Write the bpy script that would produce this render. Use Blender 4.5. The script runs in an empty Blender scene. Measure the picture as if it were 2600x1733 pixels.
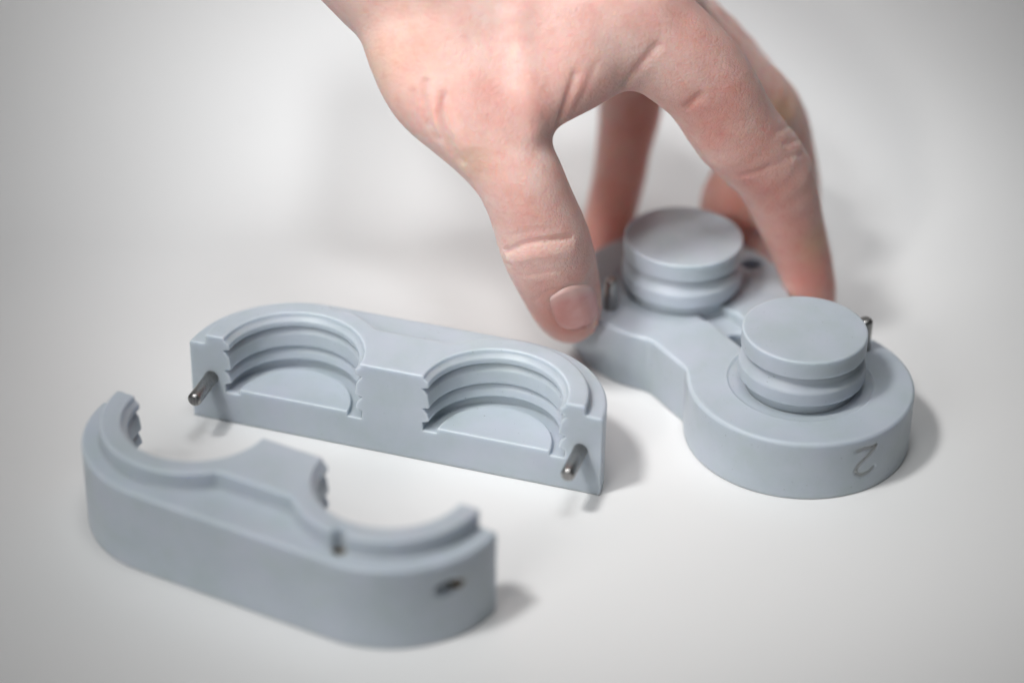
import bpy, math
import numpy as np
from mathutils import Matrix, Vector

S = 0.001                                   # everything below is written in millimetres
scene = bpy.context.scene
col = scene.collection

# ------------------------------------------------------------------ camera
PITCH, ROLL = math.radians(32.615), math.radians(1.039)
CAM = Vector((0.0, -456.4, 322.85))
cam_data = bpy.data.cameras.new("camera")
cam = bpy.data.objects.new("camera", cam_data)
col.objects.link(cam)
fw = Vector((0, math.cos(PITCH), -math.sin(PITCH)))
rt0 = Vector((1, 0, 0))
up0 = rt0.cross(fw)
rt = math.cos(ROLL) * rt0 + math.sin(ROLL) * up0
up = -math.sin(ROLL) * rt0 + math.cos(ROLL) * up0
M = Matrix((rt, up, -fw)).transposed().to_4x4()
M.translation = CAM * S
cam.matrix_world = M
cam_data.sensor_width = 36.0
cam_data.lens = 36.0 * 5703.2 / 2352.0
cam_data.clip_start, cam_data.clip_end = 0.02, 20.0
cam_data.dof.use_dof = True
cam_data.dof.focus_distance = 0.552
cam_data.dof.aperture_fstop = 3.8
cam_data.dof.aperture_blades = 9
scene.camera = cam

# ------------------------------------------------------------------ light
world = bpy.data.worlds.new("World")
scene.world = world
world.use_nodes = True
bg = world.node_tree.nodes["Background"]
bg.inputs[0].default_value = (0.92, 0.96, 1.0, 1)
bg.inputs[1].default_value = 0.02


def lamp(name, loc, target, size, power, colour, size_y=None, spread=180):
    d = bpy.data.lights.new(name, 'AREA')
    d.shape = 'RECTANGLE' if size_y else 'DISK'
    d.size = size * S
    if size_y:
        d.size_y = size_y * S
    d.energy = power
    d.color = colour
    d.spread = math.radians(spread)
    o = bpy.data.objects.new(name, d)
    col.objects.link(o)
    o.location = Vector(loc) * S
    o.rotation_euler = (Vector(target) - Vector(loc)).to_track_quat('-Z', 'Y').to_euler()
    return o


def spot(name, loc, target, radius, cone, power, colour):
    d = bpy.data.lights.new(name, 'SPOT')
    d.shadow_soft_size = radius * S
    d.spot_size = math.radians(cone)
    d.spot_blend = 1.0
    d.energy = power
    d.color = colour
    o = bpy.data.objects.new(name, d)
    col.objects.link(o)
    o.location = Vector(loc) * S
    o.rotation_euler = (Vector(target) - Vector(loc)).to_track_quat('-Z', 'Y').to_euler()
    return o


spot("key_lamp", (-300, -190, 690), (30, 0, 0), 60, 21, 14.0, (1.0, 0.995, 0.985))
spot("hand_fill", (-270, -470, 390), (14, 36, 44), 45, 10.5, 6.8, (1.0, 0.975, 0.945))  # added narrow spot that brightens the thumb and index finger
lamp("front_softbox", (-380, -590, 350), (0, 0, 0), 400, 0.42, (1.0, 0.995, 0.985), 300, 90)
spot("top_lamp", (30, -40, 750), (0, 42, 0), 130, 30, 6.3, (0.965, 0.985, 1.0))
spot("rear_top_lamp", (0, 230, 720), (20, 20, 0), 260, 28, 3.5, (0.965, 0.985, 1.0))
spot("backdrop_fill", (-300, -300, 600), (-15, 138, 10), 60, 20, 8.5, (0.965, 0.985, 1.0))  # first of three added spots that brighten the backdrop, no known source
spot("backdrop_fill", (-100, -200, 700), (-5, 140, 10), 60, 20, 7.0, (0.965, 0.985, 1.0))
spot("backdrop_fill", (170, 110, 730), (75, 150, 10), 60, 18, 5.2, (0.965, 0.985, 1.0))

scene.view_settings.view_transform = 'Standard'
scene.view_settings.look = 'None'
scene.view_settings.exposure = 0.16
scene.view_settings.gamma = 1.0
scene.cycles.max_bounces = 10
scene.cycles.diffuse_bounces = 5


# ------------------------------------------------------------------ materials
def new_mat(name):
    m = bpy.data.materials.new(name)
    m.use_nodes = True
    nt = m.node_tree
    return m, nt, nt.nodes["Principled BSDF"]


def node(nt, kind, **kw):
    n = nt.nodes.new(kind)
    for k, v in kw.items():
        if k in n.inputs:
            n.inputs[k].default_value = v
        else:
            setattr(n, k, v)
    return n


def noise_on(nt, scale, detail=3.0, rough=0.55):
    tc = nt.nodes.new('ShaderNodeTexCoord')
    n = node(nt, 'ShaderNodeTexNoise', Scale=scale, Detail=detail, Roughness=rough)
    nt.links.new(tc.outputs['Object'], n.inputs['Vector'])
    return n


def ramp(nt, src, stops):
    r = nt.nodes.new('ShaderNodeValToRGB')
    e = r.color_ramp.elements
    while len(e) < len(stops):
        e.new(0.5)
    for i, (p, c) in enumerate(stops):
        e[i].position = p
        e[i].color = (*c, 1)
    nt.links.new(src, r.inputs[0])
    return r


def bump(nt, bsdf, height, strength, dist):
    b = nt.nodes.new('ShaderNodeBump')
    b.inputs['Strength'].default_value = strength
    b.inputs['Distance'].default_value = dist
    nt.links.new(height, b.inputs['Height'])
    nt.links.new(b.outputs[0], bsdf.inputs['Normal'])
    return b


def resin_material():
    m, nt, b = new_mat("grey_resin")
    n = noise_on(nt, 55.0, 4.0)
    r = ramp(nt, n.outputs[0], [(0.3, (0.44, 0.491, 0.541)), (0.7, (0.478, 0.529, 0.579))])
    hue = noise_on(nt, 95.0, 5.0, 0.65)
    hr = ramp(nt, hue.outputs[0], [(0.34, (0.95, 0.97, 0.94)), (0.5, (1, 1, 1)), (0.66, (1.03, 1.005, 1.03))])
    m1 = node(nt, 'ShaderNodeMix', data_type='RGBA', blend_type='MULTIPLY')
    m1.inputs[0].default_value = 1.0
    nt.links.new(r.outputs[0], m1.inputs[6])
    nt.links.new(hr.outputs[0], m1.inputs[7])
    sp = noise_on(nt, 1500.0, 2.0)
    spr = ramp(nt, sp.outputs[0], [(0.245, (0.55, 0.55, 0.55)), (0.275, (1, 1, 1))])
    m2 = node(nt, 'ShaderNodeMix', data_type='RGBA', blend_type='MULTIPLY')
    m2.inputs[0].default_value = 1.0
    nt.links.new(m1.outputs[2], m2.inputs[6])
    nt.links.new(spr.outputs[0], m2.inputs[7])
    nt.links.new(m2.outputs[2], b.inputs['Base Color'])
    rr = node(nt, 'ShaderNodeMapRange')
    rr.inputs['To Min'].default_value = 0.34
    rr.inputs['To Max'].default_value = 0.52
    nt.links.new(hue.outputs[0], rr.inputs['Value'])
    nt.links.new(rr.outputs[0], b.inputs['Roughness'])
    b.inputs['Specular IOR Level'].default_value = 0.45
    b.inputs['Subsurface Weight'].default_value = 1.0
    b.inputs['Subsurface Radius'].default_value = (1.0, 1.05, 1.15)
    b.inputs['Subsurface Scale'].default_value = 0.0026
    f = noise_on(nt, 2600.0, 2.0)
    g = noise_on(nt, 300.0, 3.0)
    mx = node(nt, 'ShaderNodeMath', operation='MULTIPLY_ADD')
    nt.links.new(g.outputs[0], mx.inputs[0])
    mx.inputs[1].default_value = 1.5
    nt.links.new(f.outputs[0], mx.inputs[2])
    bump(nt, b, mx.outputs[0], 0.12, 0.00008)
    return m


def steel_material():
    m, nt, b = new_mat("ground_steel")
    b.inputs['Metallic'].default_value = 1.0
    tc = nt.nodes.new('ShaderNodeTexCoord')
    mp = nt.nodes.new('ShaderNodeMapping')
    mp.inputs['Scale'].default_value = (2500, 2500, 60)
    nt.links.new(tc.outputs['Object'], mp.inputs[0])
    n = node(nt, 'ShaderNodeTexNoise', Scale=1.0, Detail=3.0)
    nt.links.new(mp.outputs[0], n.inputs['Vector'])
    r = ramp(nt, n.outputs[0], [(0.3, (0.26, 0.255, 0.25)), (0.7, (0.44, 0.435, 0.425))])
    nt.links.new(r.outputs[0], b.inputs['Base Color'])
    b.inputs['Roughness'].default_value = 0.36
    bump(nt, b, n.outputs[0], 0.25, 0.00005)
    return m


def lining_material():
    m, nt, b = new_mat("dark_brown_hole")  # dark brown tone for the tubes inside the drilled holes
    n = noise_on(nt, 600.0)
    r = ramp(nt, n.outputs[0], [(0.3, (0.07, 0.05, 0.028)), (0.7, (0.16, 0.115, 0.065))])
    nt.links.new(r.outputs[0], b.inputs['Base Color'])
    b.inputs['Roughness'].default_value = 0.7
    return m


def paper_material():
    m, nt, b = new_mat("white_board")
    n = noise_on(nt, 9.0, 5.0)
    r = ramp(nt, n.outputs[0], [(0.3, (0.775, 0.775, 0.77)), (0.7, (0.80, 0.80, 0.797))])
    sp = noise_on(nt, 420.0, 1.0)
    spr = ramp(nt, sp.outputs[0], [(0.15, (0.5, 0.49, 0.48)), (0.19, (1, 1, 1))])
    mx = node(nt, 'ShaderNodeMix', data_type='RGBA', blend_type='MULTIPLY')
    mx.inputs[0].default_value = 1.0
    nt.links.new(r.outputs[0], mx.inputs[6])
    nt.links.new(spr.outputs[0], mx.inputs[7])
    nt.links.new(mx.outputs[2], b.inputs['Base Color'])
    b.inputs['Roughness'].default_value = 0.55
    b.inputs['Specular IOR Level'].default_value = 0.3
    f = noise_on(nt, 1500.0, 3.0)
    bump(nt, b, f.outputs[0], 0.06, 0.0001)
    return m


def skin_material():
    m, nt, b = new_mat("skin")
    tc = nt.nodes.new('ShaderNodeTexCoord')
    n1 = noise_on(nt, 75.0, 5.0, 0.6)
    r = ramp(nt, n1.outputs[0], [(0.28, (0.66, 0.385, 0.34)), (0.5, (0.74, 0.495, 0.445)), (0.72, (0.785, 0.575, 0.52))])
    at = node(nt, 'ShaderNodeAttribute', attribute_name="flush")
    mixc = node(nt, 'ShaderNodeMix', data_type='RGBA')
    nt.links.new(at.outputs['Fac'], mixc.inputs[0])
    nt.links.new(r.outputs[0], mixc.inputs[6])
    mixc.inputs[7].default_value = (0.64, 0.25, 0.20, 1)
    at2 = node(nt, 'ShaderNodeAttribute', attribute_name="sallow")
    mix2 = node(nt, 'ShaderNodeMix', data_type='RGBA')
    nt.links.new(at2.outputs['Fac'], mix2.inputs[0])
    nt.links.new(mixc.outputs[2], mix2.inputs[6])
    mix2.inputs[7].default_value = (0.62, 0.42, 0.27, 1)
    blot = noise_on(nt, 210.0, 4.0, 0.6)
    br = ramp(nt, blot.outputs[0], [(0.32, (1.03, 0.945, 0.94)), (0.5, (1, 1, 1)), (0.68, (0.995, 1.035, 1.04))])
    mulb = node(nt, 'ShaderNodeMix', data_type='RGBA', blend_type='MULTIPLY')
    mulb.inputs[0].default_value = 0.9
    nt.links.new(mix2.outputs[2], mulb.inputs[6])
    nt.links.new(br.outputs[0], mulb.inputs[7])
    # small freckles and pores
    v = node(nt, 'ShaderNodeTexVoronoi', Scale=1150.0)
    nt.links.new(tc.outputs['Object'], v.inputs['Vector'])
    n2 = noise_on(nt, 420.0, 4.0, 0.65)
    spot = ramp(nt, n2.outputs[0], [(0.30, (0.93, 0.87, 0.86)), (0.46, (1, 1, 1)), (1.0, (1.03, 1.02, 1.01))])
    mul = node(nt, 'ShaderNodeMix', data_type='RGBA', blend_type='MULTIPLY')
    mul.inputs[0].default_value = 0.8
    nt.links.new(mulb.outputs[2], mul.inputs[6])
    nt.links.new(spot.outputs[0], mul.inputs[7])
    nt.links.new(mul.outputs[2], b.inputs['Base Color'])
    b.inputs['Roughness'].default_value = 0.48
    b.inputs['Specular IOR Level'].default_value = 0.4
    b.inputs['Subsurface Weight'].default_value = 1.0
    b.inputs['Subsurface Radius'].default_value = (1.0, 0.33, 0.19)
    b.inputs['Subsurface Scale'].default_value = 0.003
    vc = node(nt, 'ShaderNodeTexVoronoi', feature='DISTANCE_TO_EDGE', Scale=900.0)
    warp = noise_on(nt, 500.0, 2.0)
    wadd = node(nt, 'ShaderNodeVectorMath', operation='MULTIPLY_ADD')
    wadd.inputs[1].default_value = (0.0012, 0.0012, 0.0012)
    nt.links.new(warp.outputs['Color'], wadd.inputs[0])
    nt.links.new(tc.outputs['Object'], wadd.inputs[2])
    nt.links.new(wadd.outputs[0], vc.inputs['Vector'])
    vr = ramp(nt, vc.outputs['Distance'], [(0.0, (0, 0, 0)), (0.12, (1, 1, 1))])
    n3 = node(nt, 'ShaderNodeMath', operation='MULTIPLY_ADD')
    nt.links.new(vr.outputs[0], n3.inputs[0])
    n3.inputs[1].default_value = 0.8
    nz = noise_on(nt, 900.0, 3.0)
    nt.links.new(nz.outputs[0], n3.inputs[2])
    add = node(nt, 'ShaderNodeMath', operation='ADD')
    nt.links.new(v.outputs['Distance'], add.inputs[0])
    nt.links.new(n3.outputs[0], add.inputs[1])
    bump(nt, b, add.outputs[0], 0.4, 0.0002)
    return m


def nail_material():
    m, nt, b = new_mat("nail")
    at = node(nt, 'ShaderNodeAttribute', attribute_name="painted_sheen")  # glossy reflection along the cuticle, painted into the nail colour
    n = noise_on(nt, 260.0)
    r = ramp(nt, n.outputs[0], [(0.3, (0.66, 0.29, 0.26)), (0.7, (0.72, 0.36, 0.32))])
    mx = node(nt, 'ShaderNodeMix', data_type='RGBA')
    nt.links.new(at.outputs['Fac'], mx.inputs[0])
    nt.links.new(r.outputs[0], mx.inputs[6])
    mx.inputs[7].default_value = (0.76, 0.50, 0.46, 1)
    nt.links.new(mx.outputs[2], b.inputs['Base Color'])
    b.inputs['Roughness'].default_value = 0.24
    b.inputs['Subsurface Weight'].default_value = 0.3
    b.inputs['Subsurface Radius'].default_value = (1.0, 0.4, 0.3)
    b.inputs['Subsurface Scale'].default_value = 0.001
    return m


RESIN, STEEL, LINING = resin_material(), steel_material(), lining_material()
PAPER, SKIN, NAIL = paper_material(), skin_material(), nail_material()


# ------------------------------------------------------------------ scene-graph helpers
def tag(o, label=None, cat=None, group=None, kind=None):
    for k, v in (('label', label), ('category', cat), ('group', group), ('kind', kind)):
        if v:
            o[k] = v
    return o


def thing(name, loc, rz, label, cat, group=None):
    o = bpy.data.objects.new(name, None)
    o.empty_display_size = 0.02
    col.objects.link(o)
    o.location = Vector(loc) * S
    o.rotation_euler = (0, 0, rz)
    return tag(o, label, cat, group)


def link_mesh(name, verts, faces, mat, parent=None, smooth=True):
    me = bpy.data.meshes.new(name)
    verts = np.asarray(verts, dtype=np.float64) * S
    faces = np.asarray(faces, dtype=np.int32) if isinstance(faces, np.ndarray) else faces
    if isinstance(faces, np.ndarray):
        nf, k = faces.shape
        me.vertices.add(len(verts))
        me.vertices.foreach_set('co', verts.ravel())
        me.loops.add(nf * k)
        me.loops.foreach_set('vertex_index', faces.ravel())
        me.polygons.add(nf)
        me.polygons.foreach_set('loop_start', np.arange(0, nf * k, k, dtype=np.int32))
        me.update(calc_edges=True)
    else:
        me.from_pydata([tuple(v) for v in verts], [], faces)
        me.update()
    if smooth:
        me.polygons.foreach_set('use_smooth', np.ones(len(me.polygons), dtype=bool))
    me.materials.append(mat)
    o = bpy.data.objects.new(name, me)
    col.objects.link(o)
    if parent:
        o.parent = parent
    return o


# ------------------------------------------------------------------ implicit surfaces -> meshes
def surface(f, lo, hi, h, newton=2):
    """Naive surface nets of f(x,y,z)=0, sampled only in blocks near the surface, verts pulled onto f=0."""
    lo, hi = np.array(lo, float), np.array(hi, float)
    B = 8
    nb = np.ceil((hi - lo) / (h * B)).astype(int)
    n = nb * B + 1
    F = np.empty(n, np.float32)
    ax = [lo[i] + h * np.arange(n[i]) for i in range(3)]
    cx = [lo[i] + h * B * (np.arange(nb[i]) + 0.5) for i in range(3)]
    C = np.stack(np.meshgrid(*cx, indexing='ij'), -1).reshape(-1, 3)
    fc = f(C[:, 0], C[:, 1], C[:, 2])
    near = np.abs(fc) < h * B * 0.87 * 1.6 + 0.5
    sign = np.where(fc < 0, -1.0, 1.0).astype(np.float32).reshape(nb) * 50
    F[:-1, :-1, :-1] = np.repeat(np.repeat(np.repeat(sign, B, 0), B, 1), B, 2)
    F[-1], F[:, -1], F[:, :, -1] = F[-2], F[:, -2], F[:, :, -2]
    idx = np.argwhere(near.reshape(nb))
    g = np.arange(B + 1)
    for s in range(0, len(idx), 600):
        k = idx[s:s + 600] * B
        I = k[:, 0, None] + g
        J = k[:, 1, None] + g
        K = k[:, 2, None] + g
        X = np.broadcast_to(ax[0][I][:, :, None, None], (len(k), B + 1, B + 1, B + 1))
        Y = np.broadcast_to(ax[1][J][:, None, :, None], X.shape)
        Z = np.broadcast_to(ax[2][K][:, None, None, :], X.shape)
        V = f(X.ravel(), Y.ravel(), Z.ravel()).reshape(X.shape)
        F[I[:, :, None, None], J[:, None, :, None], K[:, None, None, :]] = V
    sg = F < 0
    m = [k - 1 for k in n]
    cnt = np.zeros(m, np.int8)
    for a in (0, 1):
        for b in (0, 1):
            for c in (0, 1):
                cnt += sg[a:m[0] + a, b:m[1] + b, c:m[2] + c]
    cells = np.argwhere((cnt > 0) & (cnt < 8))
    vid = np.full(m, -1, np.int64)
    vid[tuple(cells.T)] = np.arange(len(cells))
    acc = np.zeros((len(cells), 3))
    num = np.zeros(len(cells))
    corners = [(a, b, c) for a in (0, 1) for b in (0, 1) for c in (0, 1)]
    for p in corners:
        for axis in range(3):
            if p[axis]:
                continue
            q = list(p)
            q[axis] = 1
            fp = F[tuple((cells + p).T)]
            fq = F[tuple((cells + q).T)]
            cr = (fp < 0) != (fq < 0)
            t = np.where(cr, fp / np.where(cr, fp - fq, 1), 0)
            pt = np.array(p)[None] + t[:, None] * (np.array(q) - np.array(p))[None]
            acc += np.where(cr[:, None], pt, 0)
            num += cr
    P = lo + h * (cells + acc / num[:, None])
    quads = []
    for axis in range(3):
        u, v = (axis + 1) % 3, (axis + 2) % 3
        sl0 = [slice(1, -1)] * 3
        sl1 = [slice(1, -1)] * 3
        sl0[axis], sl1[axis] = slice(0, -1), slice(1, None)
        a, b = sg[tuple(sl0)], sg[tuple(sl1)]
        e = np.argwhere(a != b)
        inside = a[tuple(e.T)]
        off = np.ones(3, int)
        off[axis] = 0
        e = e + off

        def at(du, dv):
            w = e.copy()
            w[:, u] += du
            w[:, v] += dv
            return vid[tuple(w.T)]
        q = np.stack([at(-1, -1), at(0, -1), at(0, 0), at(-1, 0)], 1)
        q[~inside] = q[~inside][:, ::-1]
        quads.append(q)
    Q = np.concatenate(quads)
    Q = Q[(Q >= 0).all(1)]
    for _ in range(newton):
        d = h * 0.25
        f0 = f(*P.T)
        gr = np.stack([(f(*(P + np.eye(3)[i] * d).T) - f(*(P - np.eye(3)[i] * d).T)) / (2 * d) for i in range(3)], 1)
        step = -f0[:, None] * gr / np.maximum((gr ** 2).sum(1), 0.15)[:, None]
        ln = np.linalg.norm(step, axis=1)
        P = P + step * np.minimum(1, 0.4 * h / np.maximum(ln, 1e-9))[:, None]
    return P, Q


def rI(a, b, r):                              # intersection with a rounded edge
    return np.minimum(np.maximum(a, b), -r) + np.hypot(np.maximum(a + r, 0), np.maximum(b + r, 0))


def rU(a, b, r):                              # union with a filleted corner
    return np.maximum(np.minimum(a, b), r) - np.hypot(np.maximum(r - a, 0), np.maximum(r - b, 0))


def smin(a, b, k):
    hh = np.clip(0.5 + 0.5 * (b - a) / k, 0, 1)
    return b + (a - b) * hh - k * hh * (1 - hh)


# ------------------------------------------------------------------ backdrop: one seamless white sheet
def backdrop():
    prof = [(-700.0, 0.0)]
    y0, R, A = 92.0, 75.0, math.radians(70)
    prof.append((0, 0))
    for i in range(41):
        a = A * i / 40
        prof.append((y0 + R * math.sin(a), R * (1 - math.cos(a))))
    y, z = prof[-1]
    prof.append((y + 500 * math.cos(A), z + 500 * math.sin(A)))
    xs = np.linspace(-900, 900, 13)
    V = [(x, y, z) for (y, z) in prof for x in xs]
    nx = len(xs)
    Fc = [(j * nx + i, j * nx + i + 1, (j + 1) * nx + i + 1, (j + 1) * nx + i)
          for j in range(len(prof) - 1) for i in range(nx - 1)]
    o = link_mesh("backdrop", V, Fc, PAPER)
    tag(o, kind='structure')


backdrop()

# ------------------------------------------------------------------ mould parts (dimensions shared by all three)
D = 23.67            # half the distance between the two cavity axes
RO = 24.80           # radius of the rounded ends of the halves
R2, WN = 20.78, 14.77    # raised rim: end radius, half width of its waist
RZ = np.array([-50, 8.2, 10.1, 10.4, 10.8, 11.1, 12.6, 13.4, 13.8, 14.05, 14.4, 14.7, 17.6, 18.6, 19.1, 19.4, 19.75, 20.0, 21.1, 21.6, 22.0, 23.2, 60])
RR = np.array([16.4, 16.4, 16.55, 16.4, 15.1, 14.95, 15.4, 16.0, 16.45, 16.45, 15.05, 14.9, 15.3, 16.0, 16.45, 16.4, 15.1, 15.0, 15.1, 15.75, 16.15, 16.3, 16.3])


def half_shape(h_top, h_ledge):
    dz = h_top - 22.8

    def f(u, v, z):
        au = np.abs(u)
        ou = np.hypot(np.maximum(au - D, 0), v) - RO
        outer = rI(rI(ou, z - h_ledge, 0.7), -z, 0.35)
        disc = np.hypot(au - D, v)
        ridge2 = rU(disc - R2, np.maximum(au - D, np.abs(v) - WN), 0.8)
        ridge = rI(rI(ridge2, z - h_top, 0.55), 2.0 - z, 0.3)
        s = rU(outer, ridge, 0.45)
        rc = np.interp(z - dz, RZ, RR)
        cav = (disc - rc) * 0.8
        pit = np.maximum(cav, 8.25 - z)
        pit = np.maximum(pit, -rI(disc - 13.04, z - 9.54, 0.3))
        return rI(s, -pit, 0.32)
    return f


def hole(f, axis, a, b, r, lo, hi):
    """subtract a round hole along 'v' (at u=a, z=b) or along 'z' (at u=a, v=b)"""
    def g(u, v, z):
        if axis == 'v':
            d, t = np.hypot(u - a, z - b) - r, v
        else:
            d, t = np.hypot(u - a, v - b) - r, z
        return rI(f(u, v, z), -np.maximum(d, np.maximum(t - hi, lo - t)), 0.2)
    return g


def revolve(profile, n=48, axis='z', at=(0, 0, 0), mat=None, name="", parent=None):
    V, Fc = [], []
    for (r, z) in profile:
        for i in range(n):
            a = 2 * math.pi * i / n
            p = (r * math.cos(a), r * math.sin(a), z)
            if axis == 'v':
                p = (p[0], -p[2], p[1])
            V.append(tuple(p[k] + at[k] for k in range(3)))
    for j in range(len(profile) - 1):
        for i in range(n):
            k = (i + 1) % n
            Fc.append((j * n + i, j * n + k, (j + 1) * n + k, (j + 1) * n + i))
    Fc.append(tuple(reversed(range(n))))
    Fc.append(tuple((len(profile) - 1) * n + i for i in range(n)))
    return link_mesh(name, V, Fc, mat, parent)


def dowel(parent, at, axis, length, lean=0.0):
    r = 1.62
    prof = [(r, -6.0), (r, length - 0.75), (r - 0.04, length - 0.6), (r - 0.16, length - 0.36), (r - 0.4, length - 0.1), (r - 0.55, length - 0.02), (r - 0.75, length), (0.3, length)]
    o = revolve(prof, 40, axis, (0, 0, 0), STEEL, "dowel_pin", parent)
    o.location = Vector(at) * S
    return o


# --- the half with two pins, parting face towards the camera
B = thing("mould_half", (-26.434, 0.0, 0), math.radians(-17.083),
          "grey resin mould half with two steel pins, its ribbed half-round cavities facing the viewer",
          "mould", "grey resin mould parts")
fB0 = half_shape(22.8, 20.4)
fB = lambda u, v, z: rI(fB0(u, v, z), -v, 0.3)
fB = hole(fB, 'z', -20.6, 20.7, 1.55, 14.0, 40.0)
P, Q = surface(fB, (-50, -1, -1), (50, 26.5, 24.5), 0.27)
link_mesh("body", P, Q, RESIN, B)
dowel(B, (-43.4, 0, 11.6), 'v', 10.3)
dowel(B, (43.7, 0, 11.2), 'v', 10.3)

# --- the half in the foreground, parting face turned away
A = thing("mould_half", (-45.342, -32.465, 0), math.radians(-27.22),
          "grey resin mould half without pins, a dark drilled hole in its smooth outer wall",
          "mould", "grey resin mould parts")
fA0 = half_shape(24.4, 20.1)
fA = lambda u, v, z: rI(fA0(u, v, z), v, 0.3)
fA = hole(fA, 'z', 23.6, -20.4, 1.6, 6.0, 40.0)
fA = hole(fA, 'v', 44.3, 13.4, 1.85, -40, 40)
fA = hole(fA, 'v', -44.3, 13.4, 1.85, -40, 40)
P, Q = surface(fA, (-50, -26.5, -1), (50, 1, 26), 0.27)
link_mesh("body", P, Q, RESIN, A)


def lining(parent, at, axis, lo, hi, r):
    V, Fc, n = [], [], 32
    for (rr, t) in ((r, lo), (r, hi), (r - 0.12, hi), (r - 0.12, lo)):
        for i in range(n):
            a = 2 * math.pi * i / n
            p = (rr * math.cos(a), rr * math.sin(a), t)
            if axis == 'v':
                p = (p[0], p[2], p[1])
            V.append(tuple(p[k] + at[k] for k in range(3)))
    for j in range(4):
        for i in range(n):
            k = (i + 1) % n
            Fc.append((j * n + i, j * n + k, ((j + 1) % 4) * n + k, ((j + 1) % 4) * n + i))
    if axis == 'z':
        Fc.append(tuple(range(n)))
    return link_mesh("hole_lining", V, Fc, LINING, parent)


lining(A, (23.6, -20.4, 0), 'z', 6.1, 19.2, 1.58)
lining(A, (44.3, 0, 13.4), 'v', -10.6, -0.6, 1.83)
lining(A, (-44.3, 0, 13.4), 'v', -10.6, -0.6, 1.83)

# --- the base with the two round cores, held by the hand
Cc = thing("mould_core", (52.673, 31.52, 0), math.radians(-58.013),
           "grey resin core gripped by the hand, two grooved round plugs on its base",
           "mould", "grey resin mould parts")
RB, WC, HC = 25.68, 19.79, 14.7
GLYPH = [(-1.3 - 0.82 * w, 8.1 - 0.9 * (z - 8.3)) for w, z in [(-3.6, 11.0), (-2.2, 12.0), (0.4, 12.2), (2.0, 11.2), (2.3, 10.0), (1.5, 8.7), (-0.6, 7.3), (-3.0, 5.6), (-3.9, 4.4)]]
GLYPH2 = [(-1.3 - 0.82 * w, 8.1 - 0.9 * (z - 8.3)) for w, z in [(-3.9, 4.4), (-2.2, 4.7), (0.2, 4.3), (2.7, 4.6)]]


def seg_dist(px, py, pts):
    d = np.full(np.shape(px), 1e3)
    for (a, b), (c, e) in zip(pts, pts[1:]):
        t = np.clip(((px - a) * (c - a) + (py - b) * (e - b)) / ((c - a) ** 2 + (e - b) ** 2), 0, 1)
        d = np.minimum(d, np.hypot(px - a - t * (c - a), py - b - t * (e - b)))
    return d


def fC(u, v, z):
    au = np.abs(u)
    disc = np.hypot(au - D, v)
    pl = rU(disc - RB, np.maximum(au - D, np.abs(v) - WC), 1.0)
    s = rI(rI(pl, z - HC, 0.85), -z, 0.4)
    # shallow dished seat round each plug
    seat = np.maximum(disc - 16.4, (HC - 0.55 + np.clip((disc - 14.5) * 0.12, -0.3, 0.3)) - z)
    s = rI(s, -seat, 0.3)
    # runner slot across the waist, deeper towards the near plug
    edge = 4.2 - 0.035 * (u + 4) ** 2 * 0.35
    slot = np.maximum(np.maximum(-3.6 - v, v - edge), np.maximum(au - 11.5, HC - 2.6 - z))
    s = rI(s, -slot, 0.35)
    gate = np.maximum(np.hypot(u - 0.4, v - 0.1) - 3.3, 1.2 - z)
    s = rI(s, -gate, 0.3)
    dark_pit = np.maximum(np.hypot(u + 23.4, v - 20.6) - 2.7, 4.0 - z)  # added pit, made to give a dark spot beside the far plug
    s = rI(s, -dark_pit, 0.3)
    # sunk numeral on the outside of the near end
    w = np.arctan2(v, u - D) * RB
    g = np.minimum(seg_dist(w, z, GLYPH), seg_dist(w, z, GLYPH2)) - 0.55
    cut = np.maximum(np.where(u > D + 10, g, 5.0), RB - 0.15 - disc)
    return rI(s, -cut, 0.25)


P, Q = surface(fC, (-51, -27, -1), (51, 27, 16), 0.27)
link_mesh("base", P, Q, RESIN, Cc)



def rounded(pts, radii):
    """profile with every corner replaced by a small arc and a flat guard loop on each side"""
    out = [pts[0]]
    for i in range(1, len(pts) - 1):
        p, q, s = (np.array(pts[j], float) for j in (i - 1, i, i + 1))
        a, b = (p - q) / np.linalg.norm(p - q), (s - q) / np.linalg.norm(s - q)
        ang = math.acos(max(-1, min(1, float(a @ b))))
        d = min(radii[i] / math.tan(ang / 2), 0.45 * np.linalg.norm(p - q), 0.45 * np.linalg.norm(s - q))
        s0, s1 = q + a * d, q + b * d
        out.append(tuple(q + a * (d + 0.06)))
        for k in range(6):
            t = k / 5
            out.append(tuple((1 - t) ** 2 * s0 + 2 * t * (1 - t) * q + t * t * s1))
        out.append(tuple(q + b * (d + 0.06)))
    out.append(pts[-1])
    return out


CORE = rounded([(12.6, -1.6), (12.5, 1.85), (14.25, 2.1), (14.25, 5.5), (12.9, 7.0), (12.25, 8.95), (14.02, 9.15), (14.02, 13.62), (0.5, 13.62)],
               [0, 0.7, 0.4, 1.3, 2.5, 0.9, 0.4, 0.5, 0])
for k in (-1, 1):
    o = revolve(CORE, 160, 'z', (0, 0, 0), RESIN, "plug", Cc)
    o.location = Vector((k * D, 0, HC)) * S
for at in ((-23.6, -20.3, HC), (20.4, 20.4, HC)):
    dowel(Cc, at, 'z', 8.0)


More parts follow.
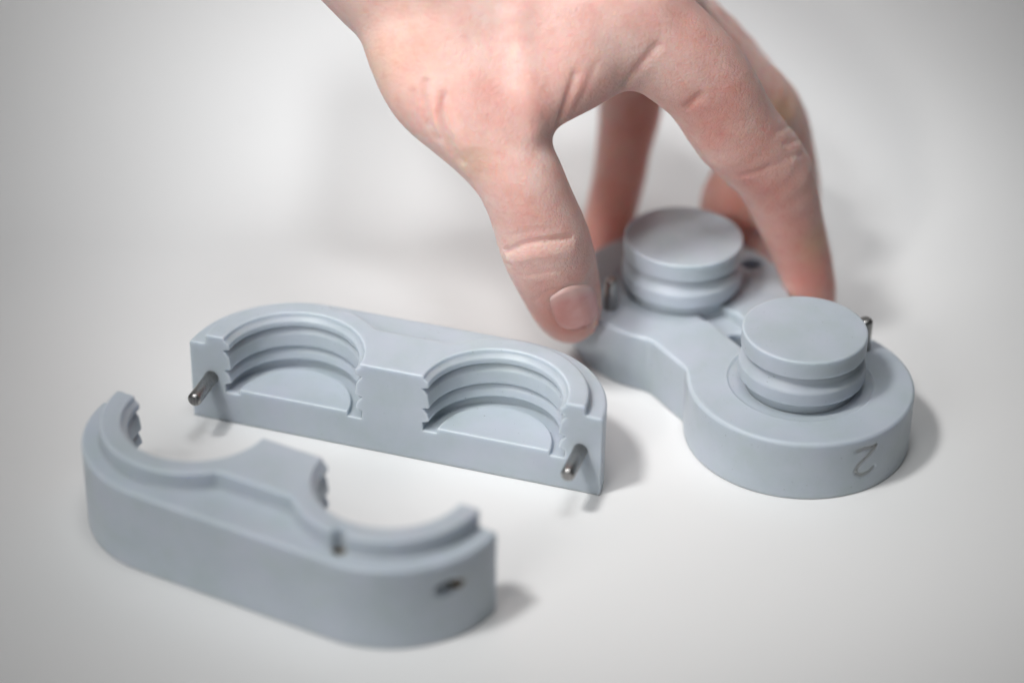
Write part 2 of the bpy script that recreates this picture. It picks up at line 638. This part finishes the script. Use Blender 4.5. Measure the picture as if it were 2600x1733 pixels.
def numeral():
    """thin inlay at the floor of the sunk figure 2"""
    V, Fc = [], []
    for pts in (GLYPH, GLYPH2):
        path = np.array(pts)
        for (a, b) in zip(path[:-1], path[1:]):
            d = (b - a) / np.linalg.norm(b - a)
            nrm = np.array([-d[1], d[0]]) * 0.3
            k = len(V)
            for r in (RB - 3.0, RB - 0.10):
                for q in (a - nrm, a + nrm, b + nrm, b - nrm):
                    V.append((D + r * math.cos(q[0] / RB), r * math.sin(q[0] / RB), q[1]))
            Fc += [(k + 4, k + 7, k + 6, k + 5), (k, k + 1, k + 2, k + 3)]
            for i in range(4):
                j = (i + 1) % 4
                Fc.append((k + i, k + 4 + i, k + 4 + j, k + j))
    link_mesh("numeral", V, Fc, RESIN, Cc, smooth=False)


numeral()

# ------------------------------------------------------------------ the hand
CHAINS = {
    'thumb': [(-20.67, 37.6, 83.37, 12.3), (-19.32, 35.9, 81.19, 12.35), (-17.96, 34.19, 79.0, 12.4), (-16.4, 32.6, 76.92, 12.3), (-14.47, 31.12, 75.02, 11.95), (-12.32, 29.75, 73.22, 11.46), (-10.25, 28.6, 71.41, 11.0), (-8.34, 27.79, 69.58, 10.63), (-6.5, 27.19, 67.73, 10.3), (-4.72, 26.6, 65.8, 10.0), (-2.96, 25.86, 63.81, 9.72), (-1.27, 25.12, 61.74, 9.47), (0.28, 24.6, 59.38, 9.3), (1.6, 24.38, 56.66, 9.22), (2.77, 24.38, 53.65, 9.22), (3.91, 24.6, 50.43, 9.3), (5.05, 25.04, 47.0, 9.55), (6.15, 25.71, 43.35, 9.87), (7.26, 26.6, 39.56, 10.0), (8.43, 27.82, 35.44, 9.78), (9.61, 29.27, 31.17, 9.36), (10.64, 30.6, 27.34, 8.9), (11.45, 31.73, 24.15, 8.5), (12.11, 32.75, 21.39, 8.06), (12.69, 33.6, 19.06, 7.5), (13.19, 34.21, 17.28, 6.75), (13.62, 34.66, 15.92, 5.87), (14.05, 35.1, 14.56, 5.0)],
    'index': [(22.66, 45.6, 88.33, 12.5), (26.58, 45.21, 85.57, 12.05), (30.5, 44.82, 82.8, 11.6), (34.11, 44.6, 80.01, 11.2), (37.25, 44.62, 77.3, 10.86), (40.08, 44.8, 74.56, 10.56), (42.77, 45.1, 71.4, 10.3), (45.23, 45.47, 67.58, 10.12), (47.55, 45.95, 63.36, 9.98), (50.12, 46.6, 59.08, 9.8), (53.33, 47.53, 54.94, 9.56), (56.79, 48.62, 50.75, 9.27), (59.81, 49.6, 46.34, 8.9), (62.05, 50.38, 41.43, 8.4), (63.84, 51.04, 36.29, 7.81), (65.44, 51.6, 31.58, 7.3), (66.92, 52.04, 27.59, 6.91), (68.21, 52.38, 24.03, 6.59), (69.36, 52.6, 20.68, 6.3), (70.32, 52.67, 17.52, 6.04), (71.14, 52.64, 14.57, 5.82), (71.96, 52.6, 11.61, 5.6)],
    'middle': [(27.59, 57.6, 83.89, 11.5), (30.93, 60.3, 79.83, 11.04), (34.27, 63.01, 75.76, 10.58), (37.66, 65.6, 71.76, 10.2), (41.11, 68.12, 67.87, 9.93), (44.61, 70.53, 64.05, 9.74), (48.16, 72.6, 60.2, 9.6), (51.97, 74.19, 56.32, 9.53), (55.82, 75.45, 52.42, 9.51), (59.06, 76.6, 48.42, 9.4), (61.36, 77.79, 44.24, 9.1), (63.04, 78.86, 39.97, 8.72), (64.42, 79.6, 35.78, 8.4), (65.62, 79.86, 31.72, 8.23), (66.52, 79.79, 27.74, 8.13), (67.01, 79.6, 23.91, 8.0), (66.97, 79.47, 20.12, 7.8), (66.53, 79.23, 16.46, 7.56), (65.99, 78.6, 13.3, 7.3), (65.43, 77.36, 10.91, 7.01), (64.78, 75.73, 9.02, 6.71), (64.13, 74.1, 7.12, 6.4)],
    'ring': [(28.72, 79.6, 74.78, 11.5), (34.45, 82.41, 69.86, 10.83), (40.19, 85.23, 64.94, 10.17), (45.41, 87.6, 59.91, 9.6), (50.24, 89.38, 54.48, 9.23), (54.56, 90.71, 48.93, 8.96), (57.49, 91.6, 44.0, 8.6), (58.28, 91.93, 40.07, 8.02), (57.69, 91.82, 36.77, 7.36), (57.1, 91.6, 33.71, 6.8), (57.05, 91.49, 30.82, 6.38), (56.99, 91.27, 28.18, 6.07), (56.69, 90.6, 25.63, 6.0), (55.89, 89.24, 23.13, 6.4), (54.86, 87.43, 20.72, 7.04), (54.1, 85.6, 18.41, 7.4), (53.9, 83.88, 16.21, 7.19), (53.98, 82.14, 14.11, 6.7), (54.06, 80.4, 12.0, 6.2)],
    'pinky': [(26.46, 95.6, 66.16, 10.5), (27.15, 97.08, 60.27, 9.67), (27.85, 98.56, 54.38, 8.84), (28.35, 99.6, 48.98, 8.2), (28.6, 100.04, 44.25, 7.89), (28.66, 100.04, 40.02, 7.77), (28.54, 99.6, 36.27, 7.6), (28.17, 98.56, 33.06, 7.24), (27.62, 97.08, 30.34, 6.82), (27.12, 95.6, 27.89, 6.5), (26.81, 94.41, 25.74, 6.37), (26.54, 93.23, 23.87, 6.34), (26.15, 91.6, 21.97, 6.3), (25.51, 89.14, 19.94, 6.23), (24.73, 86.23, 17.87, 6.14), (24.0, 83.6, 15.8, 6.0), (23.39, 81.58, 13.72, 5.77), (22.82, 79.84, 11.62, 5.49), (22.25, 78.1, 9.53, 5.2)]}
PALM = [[(-48.43, 63.6, 126.51, 29),
    (-23.94, 55.6, 99.14, 21)], [(-23.76, 51.6, 100.89, 20.5),
    (-13.47, 45.6, 92.34, 16.5)], [(-19.82, 48.6, 93.98, 17),
    (22.75, 47.6, 87.4, 13.5)], [(-18.73, 58.6, 93.73, 18),
    (27.71, 61.6, 84.2, 12.5)], [(-19.1, 68.6, 89.28, 17),
    (28.67, 79.6, 75.9, 12)], [(-19.36, 75.6, 83.98, 16),
    (25.44, 93.6, 63.6, 12)], [(-15.12, 37.6, 79.77, 12.5),
    (12.61, 43.6, 85.38, 14)], [(-8.23, 31.6, 73.86, 10),
    (9.32, 37.6, 80.79, 10)], [(3.42, 29.6, 75.01, 7.6),
    (19.63, 40.6, 80.92, 7.2)]]
CREASES = [(-0.5, 2.2, [(-0.42, 18.68, 40.01),
    (1.66, 16.6, 41.96),
    (3.73, 15.67, 43.23),
    (5.79, 15.36, 44.12),
    (8.09, 15.64, 44.27),
    (10.41, 16.46, 44.1),
    (12.75, 17.95, 43.53)]),
    (-0.35, 2.0, [(-17.35, 19.3, 77.34),
    (-17.16, 19.0, 75.75),
    (-16.96, 18.82, 74.09),
    (-16.78, 18.79, 72.36)]),
    (-0.4, 2.2, [(-12.64, 18.1, 75.96),
    (-12.06, 17.62, 74.12),
    (-11.48, 17.26, 72.21),
    (-10.9, 17.05, 70.22)]),
    (0.6, 0.55, [(-1.62, 18.96, 42.29),
    (-0.43, 17.38, 43.85),
    (0.74, 16.35, 45.07),
    (1.91, 15.67, 46.09),
    (3.18, 15.27, 46.72),
    (4.45, 15.11, 47.21),
    (5.72, 15.13, 47.59),
    (8.02, 15.62, 47.57),
    (10.33, 16.66, 47.24),
    (12.67, 18.33, 46.54)]),
    (0.22, 0.5, [(-2.08, 23.51, 36.42),
    (-0.7, 19.45, 38.94),
    (0.65, 17.8, 40.03),
    (2.0, 16.78, 40.74),
    (2.96, 16.23, 41.39),
    (3.91, 15.85, 41.93),
    (4.87, 15.62, 42.39)]),
    (0.15, 0.6, [(3.52, 17.27, 37.1),
    (5.02, 16.59, 37.92),
    (6.52, 16.26, 38.52),
    (8.03, 16.23, 38.95),
    (9.57, 16.5, 39.04),
    (11.13, 17.03, 38.98),
    (12.69, 17.87, 38.74)]),
    (0.15, 0.5, [(-0.04, 16.0, 48.51),
    (1.54, 15.31, 49.32),
    (3.12, 14.99, 49.9),
    (4.71, 14.98, 50.31),
    (6.3, 15.24, 50.19),
    (7.9, 15.72, 49.95),
    (9.5, 16.44, 49.56)]),
    (0.85, 0.85, [(-15.41, 19.86, 80.33),
    (-15.58, 19.42, 79.12),
    (-15.75, 19.06, 77.88),
    (-15.93, 18.79, 76.58),
    (-15.64, 18.5, 75.23),
    (-15.35, 18.28, 73.85),
    (-15.07, 18.14, 72.41),
    (-14.53, 18.02, 71.08),
    (-13.99, 17.95, 69.72),
    (-13.46, 17.99, 68.29),
    (-12.86, 17.96, 67.28),
    (-12.26, 17.98, 66.25),
    (-11.66, 18.05, 65.19)]),
    (0.55, 0.9, [(-19.29, 21.53, 82.63),
    (-19.34, 21.03, 81.39),
    (-19.39, 20.61, 80.11),
    (-19.44, 20.28, 78.78),
    (-19.18, 19.89, 77.17),
    (-18.93, 19.62, 75.5),
    (-18.68, 19.52, 73.73),
    (-18.05, 19.32, 72.65),
    (-17.42, 19.17, 71.54),
    (-16.79, 19.07, 70.41)]),
    (0.25, 0.9, [(-22.21, 21.66, 79.69),
    (-22.14, 21.33, 77.77),
    (-22.09, 21.23, 75.72),
    (-22.05, 21.46, 73.49)]),
    (0.65, 0.8, [(12.66, 25.97, 82.93),
    (11.97, 25.2, 80.68),
    (11.27, 24.6, 78.35),
    (10.58, 24.28, 75.87),
    (10.15, 24.28, 74.41),
    (9.72, 24.58, 72.8),
    (9.3, 25.39, 70.91)]),
    (0.22, 0.8, [(17.17, 27.95, 84.12),
    (16.43, 27.28, 82.35),
    (15.7, 26.74, 80.51),
    (14.97, 26.39, 78.57),
    (14.38, 26.23, 77.23),
    (13.79, 26.21, 75.82),
    (13.2, 26.38, 74.31)]),
    (0.5, 1.0, [(30.43, 33.04, 86.59),
    (29.13, 32.55, 85.07),
    (27.83, 32.29, 83.42),
    (26.55, 32.24, 81.67),
    (25.75, 32.37, 80.28),
    (24.96, 32.62, 78.84),
    (24.18, 33.04, 77.3)]),
    (0.7, 0.8, [(40.25, 33.84, 74.24),
    (39.38, 33.94, 73.24),
    (38.53, 34.24, 72.14),
    (37.69, 34.79, 70.91)]),
    (0.55, 0.7, [(57.58, 38.62, 54.34),
    (56.49, 38.23, 53.97),
    (55.42, 37.99, 53.52),
    (54.37, 37.91, 52.98),
    (53.49, 37.9, 52.78),
    (52.63, 37.97, 52.54),
    (51.77, 38.14, 52.24)]),
    (0.25, 0.5, [(59.11, 42.08, 61.42),
    (60.22, 43.67, 61.05),
    (61.41, 45.87, 60.37),
    (65.21, 69.09, 48.71)]),
    (0.3, 0.5, [(60.71, 41.86, 58.24),
    (61.99, 43.44, 57.79),
    (63.32, 45.37, 57.17),
    (64.8, 48.33, 56.0)]),
    (0.25, 0.5, [(62.12, 41.73, 54.98),
    (63.22, 42.72, 54.73),
    (64.34, 43.96, 54.35),
    (65.56, 45.85, 53.62)]),
    (-0.9, 3.2, [(-0.42, 30.25, 94.04),
    (0.11, 28.72, 91.0),
    (0.64, 27.09, 88.02),
    (1.17, 25.21, 85.15),
    (1.94, 22.74, 81.2),
    (2.72, 21.19, 76.77),
    (3.51, 20.68, 71.78)]),
    (0.35, 0.5, [(4.94, 20.95, 28.47),
    (6.02, 19.5, 30.24),
    (7.1, 18.54, 31.69),
    (8.18, 18.0, 32.88),
    (9.79, 17.97, 33.39),
    (11.41, 18.3, 33.69),
    (13.04, 18.99, 33.75),
    (14.15, 19.92, 32.83),
    (15.27, 21.05, 31.78),
    (16.4, 22.35, 30.63),
    (17.16, 23.53, 29.08),
    (17.93, 24.8, 27.47),
    (18.7, 26.27, 25.72)])]
FLUSH = [(44.88, 34.85, 68.43, 10, 0.4),
    (54.45, 37.46, 58.47, 9, 0.4),
    (60.51, 40.36, 45.76, 8, 0.5),
    (66.07, 44.24, 29.74, 9, 0.6),
    (52.92, 37.95, 52.59, 7, 0.5),
    (48.74, 46.77, 80.85, 8, 0.3),
    (13.41, 23.24, 21.99, 9, 1.0),
    (10.52, 19.57, 29.45, 7, 0.6),
    (17.19, 25.14, 22.65, 6, 0.7),
    (54.65, 38.9, 49.85, 5, 0.5),
    (38.87, 34.31, 71.82, 5, 0.5),
    (70.02, 45.98, 20.46, 10, 0.8),
    (62.9, 42.74, 36.4, 8, 0.45),
    (13.53, 25.68, 78.9, 8, 0.2),
    (-0.47, 19.35, 73.45, 8, 0.15),
    (39.22, 42.45, 90.66, 9, 0.35),
    (-15.66, 19.08, 78.01, 3.5, 0.35),
    (53.55, 77.9, 20.89, 7, 0.6),
    (23.58, 76.02, 16.4, 14, 0.6),
    (26.5, 91.33, 35.05, 14, 0.3),
    (5.55, 15.34, 55.38, 9, 0.18),
    (49.49, 37.57, 74.68, 6, 0.4)]
SALLOW = [(70.79, 46.06, 29.95, 4.5, 0.6),
    (-9.75, 17.13, 65.73, 5, 0.4),
    (63.31, 68.71, 52.94, 5, 0.7),
    (-29.95, 29.0, 83.7, 9, 0.35),
    (-23.2, 26.66, 90.16, 10, 0.2),
    (20.28, 30.52, 22.9, 3, 0.5)]


def cone(x, y, z, a, b):
    """distance to a capsule whose radius runs from a[3] to b[3]"""
    A_, B_ = np.array(a[:3]), np.array(b[:3])
    d = B_ - A_
    L2 = d @ d
    L = math.sqrt(L2)
    px, py, pz = x - A_[0], y - A_[1], z - A_[2]
    t = (px * d[0] + py * d[1] + pz * d[2]) / L2
    # shift along the axis so that the cone flank is met at a right angle
    rad = np.sqrt(np.maximum(px * px + py * py + pz * pz - t * t * L2, 0))
    sl = (a[3] - b[3]) / L
    t = np.clip(t - rad * sl / L / math.sqrt(max(1 - sl * sl, 1e-3)), 0, 1)
    dx, dy, dz = px - t * d[0], py - t * d[1], pz - t * d[2]
    return np.sqrt(dx * dx + dy * dy + dz * dz) - (a[3] + t * (b[3] - a[3]))


def chain(x, y, z, pts, k):
    s = None
    for a, b in zip(pts, pts[1:]):
        c = cone(x, y, z, a, b)
        s = c if s is None else smin(s, c, k)
    return s


def f_hand_raw(x, y, z):
    palm = None
    for pts in PALM:
        c = chain(x, y, z, pts, 3.0)
        palm = c if palm is None else smin(palm, c, 7.0)
    out = None
    for name, pts in CHAINS.items():
        c = chain(x, y, z, pts, 1.2)
        c = smin(palm, c, 5.0 if name == 'thumb' else 4.0)
        out = c if out is None else np.minimum(out, c)
    return out


def polyline_dist(x, y, z, pts):
    d = np.full(np.shape(x), 1e3)
    P_ = np.array(pts)[:, :3]
    for a, b in zip(P_[:-1], P_[1:]):
        e = b - a
        t = np.clip(((x - a[0]) * e[0] + (y - a[1]) * e[1] + (z - a[2]) * e[2]) / max(e @ e, 1e-9), 0, 1)
        d = np.minimum(d, np.sqrt((x - a[0] - t * e[0]) ** 2 + (y - a[1] - t * e[1]) ** 2 + (z - a[2] - t * e[2]) ** 2))
    return d


def f_hand(x, y, z):
    s = f_hand_raw(x, y, z)
    m = np.abs(s) < 3.0
    if m.any():
        xs_, ys_, zs_ = x[m], y[m], z[m]
        add = np.zeros(len(xs_))
        for depth, width, pts in CREASES:
            dd = polyline_dist(xs_, ys_, zs_, pts)
            add += depth * np.exp(-(dd / width) ** 2)
        s = s.copy()
        s[m] += add
    return s


def hand():
    P, Q = surface(f_hand, (-62, 8, 2), (86, 116, 150), 0.6, newton=1)
    o = link_mesh("person", P, Q, SKIN)
    tag(o, "bare hand reaching down, thumb and fingertips gripping the grey core with two plugs", "person")
    for nm, table in (("flush", FLUSH), ("sallow", SALLOW)):
        w = np.zeros(len(P))
        for (x, y, z, r, a) in table:
            w = np.maximum(w, a * np.exp(-((P - (x, y, z)) ** 2).sum(1) / (r * r)))
        at = o.data.attributes.new(nm, 'FLOAT', 'POINT')
        at.data.foreach_set('value', w.astype(np.float32))
    return o


HAND = hand()

def thumbnail():
    rows, cols = 11, 15
    top = np.array([(7.46, 19.99, 29.03),(8.09, 19.22, 30.15),(8.78, 18.67, 31.12),(9.49, 18.33, 31.92),(10.23, 18.2, 32.55),(10.99, 18.24, 33.02),(11.77, 18.4, 33.34),(12.58, 18.69, 33.53),(13.42, 19.13, 33.55),(14.27, 19.71, 33.4),(15.16, 20.52, 33.06),(16.06, 21.52, 32.53),(16.98, 22.77, 31.81),(17.89, 24.37, 30.79),(18.8, 26.63, 29.3),(7.77, 20.53, 27.81),(8.41, 19.75, 28.85),(9.1, 19.22, 29.73),(9.83, 18.89, 30.49),(10.59, 18.73, 31.09),(11.36, 18.74, 31.55),(12.15, 18.9, 31.87),(12.96, 19.21, 32.04),(13.79, 19.67, 32.05),(14.66, 20.28, 31.92),(15.54, 21.05, 31.62),(16.43, 22.04, 31.15),(17.32, 23.31, 30.45),(18.21, 24.99, 29.44),(19.06, 27.3, 27.97),(8.07, 21.12, 26.55),(8.73, 20.28, 27.53),(9.43, 19.74, 28.36),(10.18, 19.41, 29.07),(10.94, 19.27, 29.63),(11.72, 19.29, 30.07),(12.52, 19.45, 30.37),(13.34, 19.75, 30.54),(14.18, 20.21, 30.57),(15.04, 20.8, 30.46),(15.92, 21.58, 30.18),(16.8, 22.59, 29.72),(17.68, 23.91, 29.04),(18.54, 25.59, 28.09),(19.33, 27.99, 26.62),(8.38, 21.72, 25.29),(9.05, 20.91, 26.2),(9.76, 20.35, 26.98),(10.51, 20.02, 27.65),(11.29, 19.86, 28.19),(12.07, 19.88, 28.61),(12.87, 20.06, 28.9),(13.7, 20.36, 29.06),(14.53, 20.82, 29.09),(15.38, 21.43, 28.97),(16.26, 22.23, 28.7),(17.13, 23.24, 28.27),(17.99, 24.54, 27.64),(18.82, 26.29, 26.7),(19.6, 28.72, 25.26),(8.69, 22.33, 24.02),(9.37, 21.54, 24.87),(10.09, 21.0, 25.59),(10.85, 20.69, 26.2),(11.63, 20.54, 26.72),(12.41, 20.58, 27.11),(13.22, 20.75, 27.38),(14.04, 21.06, 27.54),(14.87, 21.51, 27.57),(15.72, 22.11, 27.47),(16.59, 22.9, 27.22),(17.45, 23.91, 26.82),(18.3, 25.24, 26.2),(19.11, 26.95, 25.32),(19.89, 29.69, 23.73),(9.01, 22.98, 22.72),(9.69, 22.2, 23.5),(10.42, 21.66, 24.19),(11.18, 21.35, 24.76),(11.97, 21.22, 25.24),(12.76, 21.26, 25.6),(13.57, 21.43, 25.87),(14.39, 21.74, 26.02),(15.22, 22.2, 26.05),(16.07, 22.8, 25.94),(16.92, 23.61, 25.71),(17.77, 24.62, 25.34),(18.6, 25.91, 24.77),(19.42, 27.75, 23.85),(20.17, 30.92, 22.04),(9.32, 23.57, 21.45),(10.01, 22.84, 22.15),(10.76, 22.35, 22.76),(11.53, 22.06, 23.28),(12.32, 21.95, 23.72),(13.11, 21.98, 24.06),(13.92, 22.17, 24.3),(14.74, 22.48, 24.44),(15.56, 22.93, 24.49),(16.41, 23.52, 24.41),(17.25, 24.3, 24.21),(18.09, 25.33, 23.85),(18.92, 26.71, 23.27),(19.72, 28.63, 22.33),(20.17, 30.98, 21.07),(9.8, 24.14, 20.27),(10.49, 23.44, 20.88),(11.22, 22.98, 21.42),(11.98, 22.73, 21.87),(12.75, 22.64, 22.25),(13.52, 22.69, 22.56),(14.3, 22.87, 22.78),(15.09, 23.19, 22.89),(15.89, 23.63, 22.93),(16.7, 24.22, 22.86),(17.51, 25.01, 22.66),(18.32, 26.01, 22.33),(19.1, 27.34, 21.79),(19.86, 29.28, 20.88),(20.28, 31.83, 19.56),(10.69, 24.5, 19.38),(11.32, 23.97, 19.79),(11.98, 23.63, 20.17),(12.67, 23.46, 20.5),(13.36, 23.43, 20.79),(14.05, 23.51, 21.01),(14.75, 23.69, 21.18),(15.45, 23.99, 21.28),(16.15, 24.39, 21.3),(16.86, 24.91, 21.25),(17.58, 25.57, 21.12),(18.28, 26.41, 20.88),(18.96, 27.52, 20.47),(19.6, 29.04, 19.84),(20.19, 31.83, 18.39),(11.98, 24.8, 18.67),(12.51, 24.49, 18.84),(13.06, 24.32, 19.01),(13.62, 24.26, 19.18),(14.16, 24.3, 19.33),(14.71, 24.42, 19.46),(15.26, 24.6, 19.55),(15.81, 24.85, 19.62),(16.36, 25.16, 19.65),(16.92, 25.56, 19.62),(17.47, 26.05, 19.54),(18.0, 26.65, 19.42),(18.51, 27.37, 19.24),(18.97, 28.31, 18.96),(19.34, 29.54, 18.53),(13.68, 25.4, 17.95),(14.07, 25.28, 17.87),(14.45, 25.25, 17.83),(14.81, 25.28, 17.82),(15.17, 25.37, 17.83),(15.51, 25.51, 17.83),(15.85, 25.66, 17.86),(16.19, 25.83, 17.87),(16.52, 26.02, 17.89),(16.85, 26.25, 17.9),(17.17, 26.49, 17.92),(17.47, 26.78, 17.93),(17.75, 27.12, 17.95),(17.97, 27.53, 17.98),(18.12, 28.02, 18.01)])
    g = top.reshape(rows, cols, 3)
    du = np.gradient(g, axis=1)
    dv = np.gradient(g, axis=0)
    nn = np.cross(du, dv)
    nn /= np.linalg.norm(nn, axis=2, keepdims=True)
    if (nn * (np.array(CAM) - g)).sum() < 0:
        nn = -nn
    low = g - 0.9 * nn
    V = np.concatenate([top, low.reshape(-1, 3)])
    n = rows * cols
    Fc = []
    for i in range(rows - 1):
        for j in range(cols - 1):
            a = i * cols + j
            Fc.append((a, a + 1, a + cols + 1, a + cols))
            Fc.append((n + a, n + a + cols, n + a + cols + 1, n + a + 1))
    ring = [j for j in range(cols)] + [i * cols + cols - 1 for i in range(1, rows)] + [(rows - 1) * cols + j for j in range(cols - 2, -1, -1)] + [i * cols for i in range(rows - 2, 0, -1)]
    for a, b in zip(ring, ring[1:] + ring[:1]):
        Fc.append((a, n + a, n + b, b))
    o = link_mesh("thumbnail", V, Fc, NAIL, HAND)
    t = np.repeat(np.linspace(0, 1, rows), cols)
    sheen = np.exp(-(t / 0.2) ** 2)  # painted reflection, strongest at the cuticle row
    at = o.data.attributes.new("painted_sheen", 'FLOAT', 'POINT')
    at.data.foreach_set('value', np.concatenate([sheen, sheen]).astype(np.float32))


thumbnail()
